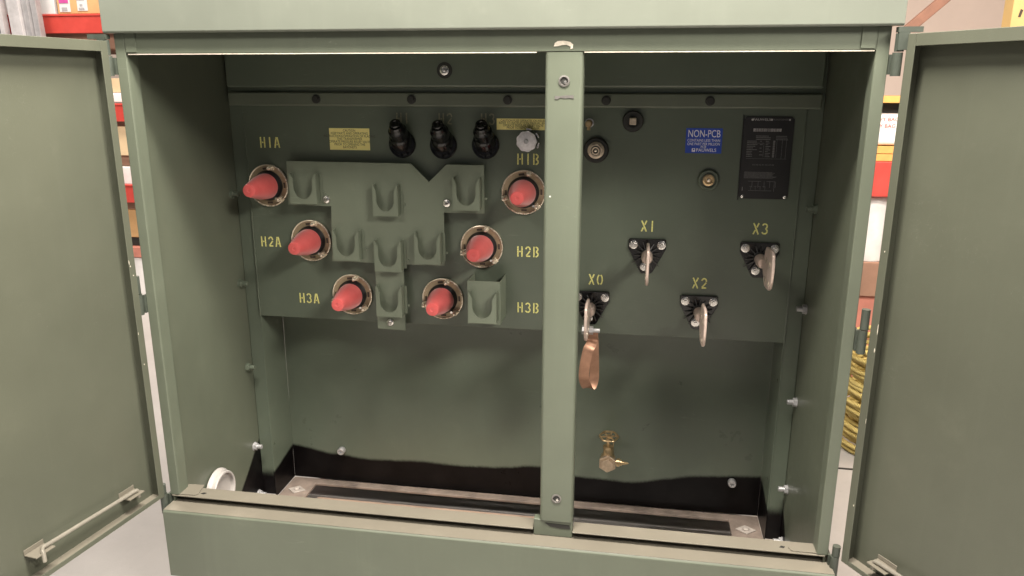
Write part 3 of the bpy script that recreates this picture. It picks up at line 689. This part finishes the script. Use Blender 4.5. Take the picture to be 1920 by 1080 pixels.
# ------------------------------------------------------------------ recess: plugs, drain valve
for x, z in ((-.5826, .0037), (.6727, .0014)):
    b = MB(); b.lathe([(.0125, 0), (.0125, -.014), (.0105, -.017), (.0060, -.017), (.0052, -.011), (.0001, -.011)], n=24); b.build('grounding_boss', 'galv', TR, 0, (x, D2-.0014, z-GZ))
dv = empty('drain_valve', (.2950, .52, .0775-GZ), parent=TR)
b = MB(); b.lathe([(.0165, D2-.52), (.0165, .012)], n=24); b.lathe([(.0225, .014), (.0225, -.012)], n=28); b.lathe([(.0160, .008), (.0145, .030), (.0110, .038)], (0, 0, 0), 'z', 24); b.lathe([(.0150, .038), (.0150, .047)], (0, 0, 0), 'z', 6); b.cyl((0, 0, .04), (0, 0, .082), .0050, 12)
b.cyl((.0105, .004, .012), (.0160, .004, .060), .0016, 8)
sub(b, 'valve_body', 'brass', dv)
b = MB(); b.hexa((0, -.0125, -.002), .0280, -.012, 'y', .52); b.hexa((0, -.0247, -.004), .0210, -.008, 'y', .40); sub(b, 'hex_cap', 'oldbrass', dv, .0015)
b = MB(); b.lathe([(.0080, .018), (.0080, .026), (.0125, .0265), (.0125, .036), (.0095, .0365), (.0095, .042), (.0065, .0425), (.0030, .060), (.0001, .064)], (0, 0, -.006), 'x', 20); sub(b, 'outlet_nozzle', 'brass', dv)
w = MB(Matrix.Translation((.001, 0, .078)) @ Matrix.Rotation(R(8), 4, 'X'))
w.tube([((.0265+.0012*math.cos(i*2*PI/6))*math.cos(2*PI*i/36), (.0265+.0012*math.cos(i*2*PI/6))*math.sin(2*PI*i/36), 0) for i in range(37)], .0031, 8)
for k in range(6):
    a = 2*PI*k/6+.2; w.cyl((.005*math.cos(a), .005*math.sin(a), 0), (.026*math.cos(a), .026*math.sin(a), 0), .0026, 8)
w.lathe([(.0075, -.004), (.0075, .004), (.0040, .005), (.0001, .005)], (0, 0, 0), 'z', 18); sub(w, 'handwheel', 'brass', dv)

# ------------------------------------------------------------------ doors (hinged parts of the cabinet)
def door(sg, x0, th, zt, zb, width, chips=()):
    """local: +x runs from the hinge to the free edge, +y out through the inside face of the door"""
    Dv = Vector((sg*math.sin(th), -math.cos(th), 0)); Nv = Vector((-sg*math.cos(th), -math.sin(th), 0))
    T = Matrix(((Dv.x, Nv.x, 0, x0), (Dv.y, Nv.y, 0, -.02), (0, 0, 1, 0), (0, 0, 0, 1)))
    t = .0025; dp = .036; lw = .030
    m = MB(T)
    m.box(t, width-t, -dp, -dp+t, zb+t, zt-t)
    d = m.build('door', 'green_door', TR, 0, OFF)
    f = MB(T)
    f.box(0, t, -dp, -t, zb, zt); f.box(width-t, width, -dp, -t, zb, zt); f.box(t+.0002, width-t-.0002, -dp, -t, zt-t, zt)
    f.build('door_flange', 'green_door', d, .0008)
    bf = MB(T); bf.box(t+.0002, width-t-.0002, -dp, -t-.0002, zb, zb+t); bf.build('bottom_flange', 'green_pale', d, .0008)
    l = MB(T); y0, y1 = -t+.0002, 0
    z2 = zb+.0115
    l.box(0, .019, y0, y1, zb, zt); l.box(width-.019, width, y0, y1, zb, zt); l.box(.0192, width-.0192, y0, y1, zt-.0225, zt); l.box(.0192, width-.0192, y0, y1, zb, z2)
    l.build('door_lip', 'green_door', d, .0010)
    for u, z, w, h in chips:
        pp = [(u+w*math.cos(a)*random.uniform(.6, 1.2), z+h*math.sin(a)*random.uniform(.7, 1.2)) for a in [i*PI/5 for i in range(10)]]
        c_ = MB(T); c_.prism([(u+(a-u)*.7, z+(b-z)*.55) for a, b in pp], 'y', .0002, .0007); c_.build('paint_chip', 'primer', d)
    return d, T
DL, TL = door(-1, -.8128, .1394, 1.2693, .1563, .80, [(.0185, .775, .0012, .012), (.016, .765, .0015, .004), (.010, .742, .0018, .003), (.0183, .60, .0010, .006), (.012, .52, .0012, .003)])
DR, TRR = door(1, .8323, .5621, 1.2706, .1535, .80, [(.0185, .70, .0012, .020), (.0170, .655, .0014, .008), (.011, .86, .0018, .003), (.0186, .50, .0010, .012), (.015, .30, .0014, .004)])
DL['label'] = 'left cabinet door, open and seen from inside'; DR['label'] = 'right cabinet door, open and seen from inside'
def rod(T, d, u0, u1, z0, z1):
    yy = -.0335
    for u, z in ((u0, z0), (u1, z1)):
        b = MB(T); b.box(u-.024, u+.024, yy, yy+.034, z-.0015, z+.0015); b.box(u-.024, u+.024, yy, yy+.002, z+.0016, z+.012); b.build('rod_bracket', 'green_pale', d, .0008)
    r_ = MB(T); q = yy+.022
    r_.tube([(u1+.006, q+.012, z1-.018), (u1+.006, q+.012, z1-.001), (u1+.005, q+.009, z1+.005), (u1-.004, q, z1+.0075), (u0, q, z0+.0075), (u0-.012, q, z0+.006), (u0-.016, q, z0+.001), (u0-.016, q, z0-.014)], .0046, 10)
    r_.build('hold_open_rod', 'rodm', d)
rod(TL, DL, .086, .345, .205, .213)
rod(TRR, DR, .090, .345, .192, .205)
for sg, d in ((-1, DL), (1, DR)):
    x = sg*.8175
    for za, zm, zc in ((1.272, 1.2385, 1.195), (.735, .6915, .640), (.185, .160, .105)):
        h = MB(); h.cyl((x+sg*.005, -.012, zm+.0008), (x+sg*.005, -.012, za), .0085, 18); h.cyl((x+sg*.0035, -.012, zc), (x+sg*.0035, -.012, zm-.0008), .0092, 18)
        h.box(*sorted((x-sg*.008, x-sg*.003)), -.006, .018, zc+.003, zm-.004)
        if za > 1.2: h.box(*sorted((x-sg*.001, sg*.836)), -.022, -.0125, 1.242, 1.2735); h.box(*sorted((x-sg*.002, sg*.858)), -.022, -.004, 1.2738, 1.2835)
        h.build('hinge', 'hingep', d)

# ------------------------------------------------------------------ brown frame under the cabinet, white ring
fm = MB(); zt = -.109; zb = -.119
fm.prism([(-.7575, .04), (-.668, .04), (-.668, D2-.033), (.668, D2-.033), (.668, .04), (.7575, .04), (.7575, D2-.002), (-.7575, D2-.002)], 'z', zb, zt); fm.box(-.7575, .7575, -.03, .0395, zb, zt)
for x in (-.7575, .7175):
    for y_ in (.05, .30, .50): fm.box(x, x+.04, y_, y_+.06, GZ+.0005, zb-.0003)
FR = fm.build('base_frame', 'brown', None, .003); tag(FR, 'brown timber frame under the open bottom of the green cabinet', 'frame')
for x, yy in ((-.712, .503), (.712, .503)):
    d_ = MB(); d_.prism([(x-.030, yy), (x, yy-.024), (x+.030, yy), (x, yy+.024)], 'z', zt+.0003, zt+.003)
    p_ = d_.build('diamond_washer', 'diam', FR, .0006)
    MB().lathe([(.010, 0), (.010, .003), (.006, .006), (.0001, .006)], (x, yy, zt+.0032), 'z', 16).build('frame_bolt', 'diam', FR)
fl = MB(); fl.box(-.66, .115, .10, .545, GZ+.0006, -.152)
tag(fl.build('wooden_block', 'timber2', None, .003), 'brown wooden block on the floor seen through the opening of the brown frame', 'block')
rg = MB(); c = (-.7975, .192, .056)
rg.lathe([(.064, 0), (.064, .004), (.060, .010), (.058, .012)], c, 'x', 56); rg.lathe([(.0575, .0), (.0575, .022), (.0560, .024), (.0515, .024), (.0500, .022), (.0500, .012), (.047, .011), (.047, .003), (.0001, .003)], c, 'x', 56)
tag(rg.build('conduit_fitting', 'pvc'), 'white plastic conduit ring low on the inner left wall of the cabinet', 'fitting')

# ------------------------------------------------------------------ background, left: rack with boxes
def thing_box(name, x0, x1, y0, y1, z0, z1, mat, label, cat, bev=.004, group=None):
    return tag(MB().box(x0, x1, y0, y1, z0, z1).build(name, mat, None, bev), label, cat, group)
RK = empty('storage_rack', (-3.2, 2.65, GZ)); tag(RK, 'red beamed storage rack behind the left door', 'rack')
def rk(mb, name, mat, **k):
    return mb.build(name, mat, RK, .003, (3.2, -2.65, -GZ))
for z0, z1 in ((1.462, 1.555), (.961, 1.053), (.477, .575)):
    m = MB(); m.box(-5.2, -1.5, 2.6, 2.64, z0, z1); m.box(-5.2, -1.5, 2.596, 2.646, z1+.0005, z1+.012); rk(m, 'rack_beam', 'red_rack')
    rk(MB().box(-5.2, -1.5, 2.66, 3.5, z0-(.085 if z0 > 1.2 else .029 if z0 > .9 else .05), z1-.004), 'rack_shelf', 'card3')
for x in (-5.25, -1.47): rk(MB().box(x, x+.07, 2.6, 2.68, GZ+.001, 3.0), 'rack_upright', 'galv')
bx1 = thing_box('cardboard_box', -3.022, -2.60, 2.61, 2.95, 1.5685, 1.95, 'card', 'orange brown cardboard box with two labels on the top red beam', 'box')
for x0, x1, z0, z1, mm in ((-3.005, -2.935, 1.580, 1.70, 'paper'), (-2.890, -2.825, 1.585, 1.70, 'paper')):
    MB().box(x0, x1, 2.6075, 2.6090, z0, z1).build('box_label', mm, bx1)
MB().box(-3.003, -2.945, 2.6055, 2.6072, 1.628, 1.695).build('label_print', 'magenta', bx1); MB().box(-2.99, -2.955, 2.6055, 2.6072, 1.587, 1.605).build('label_print', 'grey', bx1)
MB().box(-2.888, -2.84, 2.6055, 2.6072, 1.645, 1.695).build('label_print', 'redprint', bx1); MB().box(-2.88, -2.845, 2.6055, 2.6072, 1.592, 1.602).build('label_print', 'grey', bx1); MB().box(-2.872, -2.855, 2.6055, 2.6072, 1.612, 1.622).build('label_print', 'grey', bx1)
b2 = thing_box('white_carton', -3.225, -3.04, 2.61, 2.95, 1.5685, 1.86, 'paper', 'white carton with a pale blue print left of the orange box', 'box')
MB().box(-3.20, -3.15, 2.6075, 2.6095, 1.632, 1.70).build('carton_print', 'cyan', b2); MB().box(-3.18, -3.13, 2.6075, 2.6095, 1.585, 1.615).build('carton_print', 'pink_wood', b2)
thing_box('crate', -3.42, -3.24, 2.61, 2.9, 1.5685, 1.8, 'white', 'pale pinkish wrapped carton at the far end of the top beam', 'box')
thing_box('cardboard_box', -2.95, -2.3, 2.66, 3.1, .5755, .69, 'white', 'low white wrapped carton on the middle red beam', 'box', .012)
thing_box('cardboard_box', -2.93, -2.35, 2.67, 3.1, .692, .755, 'card3', 'flat brown carton lying on the white wrapped carton', 'box')
thing_box('cardboard_box', -2.98, -2.3, 2.645, 3.1, .757, .930, 'card2', 'pale cream cardboard box under the second red beam', 'box')
thing_box('wrapped_bundle', -2.9, -2.45, 2.66, 3.0, 1.0655, 1.125, 'white', 'white wrapped bundle on the second red beam', 'bundle', .012)
thing_box('cardboard_box', -2.9, -2.40, 2.70, 3.0, 1.127, 1.21, 'card2', 'cream carton on top of the white wrapped bundle', 'box')
thing_box('cardboard_box', -3.0, -2.3, 2.65, 3.1, .252, .425, 'card', 'tan cardboard box under the lowest red beam', 'box')
thing_box('dark_bin', -3.0, -2.35, 2.66, 3.1, .197, .2505, 'shade', 'dark tray beneath the tan cardboard box', 'tray')
thing_box('pallet', -3.2, -2.2, 2.62, 3.4, .130, .195, 'pink_wood', 'faded red wooden pallet under the dark tray', 'pallet')
thing_box('white_carton', -3.2, -2.2, 2.63, 3.4, GZ+.001, .129, 'white', 'white wrapped carton on the floor under the faded red pallet', 'box', .01)
# metal channels standing in front of the rack
def channel(x, y, w, lean, mat, label, hole=False):
    m = MB(Matrix.Translation((x, y, GZ+.001)) @ Matrix.Rotation(lean, 4, 'Y'))
    m.box(0, w, 0, .003, 0, 2.3); m.box(0, .003, .0035, .04, 0, 2.3); m.box(w-.003, w, .0035, .04, 0, 2.3)
    o = tag(m.build('metal_channel', mat, None, .001), label, 'channel', 'metal channels leaning on the rack')
    if hole:
        h = MB(Matrix.Translation((x, y, GZ+.001)) @ Matrix.Rotation(lean, 4, 'Y')); h.lathe([(.008, -.0022), (.008, -.0004)], (w*.55, 0, 1.735), n=20); h.build('bolt_hole', 'paper', o)
    return o
channel(-3.300, 2.45, .055, R(-2), 'strut', 'leftmost grey metal channel with a small hole', True)
channel(-3.235, 2.47, .026, R(-2), 'strut2', 'narrow pale metal channel next to the grey channel with a hole')
channel(-3.140, 2.44, .072, R(-2), 'strut2', 'white metal channel before the red beam')
channel(-3.062, 2.46, .034, R(-2), 'strut', 'bright channel right of the white metal channel')
channel(-3.024, 2.48, .034, R(-2), 'strut', 'rightmost grey channel next to the orange box')

# ------------------------------------------------------------------ background, right
RR = empty('storage_rack', (1.9, 1.95, GZ)); tag(RR, 'rack with a red beam and yellow upright behind the right door', 'rack')
def rr(mb, name, mat): return mb.build(name, mat, RR, .003, (-1.9, -1.95, -GZ))
m = MB(); m.box(1.12, 3.4, 1.9, 1.95, .712, .862); rr(m, 'rack_beam', 'red_rack')
m = MB(); m.box(1.790, 1.90, 1.9, 1.903, GZ+.001, 2.6); m.box(1.790, 1.793, 1.9035, 1.985, GZ+.001, 2.6); m.box(1.897, 1.90, 1.9035, 1.985, GZ+.001, 2.6); rr(m, 'rack_upright', 'yellow_rack')
m = MB()
for z in (1.30, 1.455, 1.61): m.prism([(1.812, z-.014), (1.822, z-.014), (1.828, z+.013), (1.818, z+.016)], 'y', 1.8985, 1.8995)
rr(m, 'upright_slot', 'hole')
thing_box('orange_board', 1.14, 2.3, 1.91, 2.3, .8635, .893, 'orange', 'lower orange board on the red beam behind the right post', 'board', .002)
thing_box('orange_board', 1.14, 2.3, 1.91, 2.3, .8955, .926, 'orange', 'upper orange board beneath the white bag', 'board', .002)
wb = thing_box('white_bag', 1.22, 1.70, 1.915, 2.2, .929, 1.062, 'white', 'white bag with red print on the orange boards', 'bag', .02)
t = MB(); text_mb(t, 'HEAVY BAG HEAVY', 1.40, 1.038, .023, 1.9125, sx=1.0); text_mb(t, 'DUTY BAG DUTY', 1.39, 1.010, .023, 1.9125, sx=1.0); t.build('bag_print', 'redprint', wb)
thing_box('dark_bin', 1.14, 2.3, 1.98, 2.3, 1.064, 1.104, 'shade', 'dark tray on top of the white bag', 'tray')
thing_box('orange_board', 1.14, 2.3, 1.90, 2.3, 1.106, 1.132, 'orange', 'topmost orange board above the dark tray', 'board', .002)
pr = MB().lathe([(.001, .415), (.075, .416), (.078, .425), (.078, .70), (.07, .709), (.001, .71)], (1.385, 2.02, 0), 'z', 32)
tag(pr.build('plastic_roll', 'white'), 'white plastic roll standing under the red beam on the right', 'roll')
thing_box('cardboard_box', 1.15, 2.0, 1.93, 2.3, .258, .4145, 'card3', 'dark brown carton under the white plastic roll', 'box')
thing_box('cardboard_box', 1.15, 2.0, 1.95, 2.4, GZ+.001, .2565, 'pink_wood', 'pinkish brown crate on the floor under the dark brown carton', 'crate')
bt = MB(); bt.prism([(1.409, 1.40), (1.466, 1.40), (1.996, 1.90), (1.939, 1.90)], 'y', 2.0, 2.04)
tag(bt.build('timber_brace', 'timber', None, .003), 'brown diagonal brace leaning behind the top right corner of the cabinet', 'brace')
# rope coil on the floor
rc = MB(); fc = []; uv = []
random.seed(5); nseg, ns = 120, 12
layers = []
z = GZ+.014
for L in range(24):
    rr_ = .0135; layers.append((z, .20+random.uniform(-.012, .012), random.uniform(-.008, .008), random.uniform(0, 6))); z += .0178
vs = []; fs = []; uvs = []
for (zz, rad, dx, ph) in layers:
    o_ = len(vs)
    for i in range(nseg+1):
        a = 2*PI*i/nseg; r0 = rad+.004*math.sin(3*a+ph); cz = zz+.003*math.sin(2*a+ph)
        for j in range(ns):
            b_ = 2*PI*j/ns; twist = .0016*math.cos(3*(b_-a*26))
            q = .0098+twist*.6; vs.append((1.385+dx+(r0+q*math.cos(b_))*math.cos(a), 1.36+(r0+q*math.cos(b_))*math.sin(a), cz+q*math.sin(b_)))
    for i in range(nseg):
        for j in range(ns): fs.append((o_+i*ns+j, o_+(i+1)*ns+j, o_+(i+1)*ns+(j+1) % ns, o_+i*ns+(j+1) % ns))
rc.add(vs, fs); ro = rc.build('rope_coil', 'rope', ang=60)
ul = ro.data.uv_layers.new(name='UVMap')
for p in ro.data.polygons:
    for li, vi in zip(p.loop_indices, p.vertices):
        k = vi % ((nseg+1)*ns); ul.data[li].uv = ((k//ns)/nseg*4, (k % ns)/ns)
tag(ro, 'tall coil of yellow rope on the floor behind the right post', 'rope')
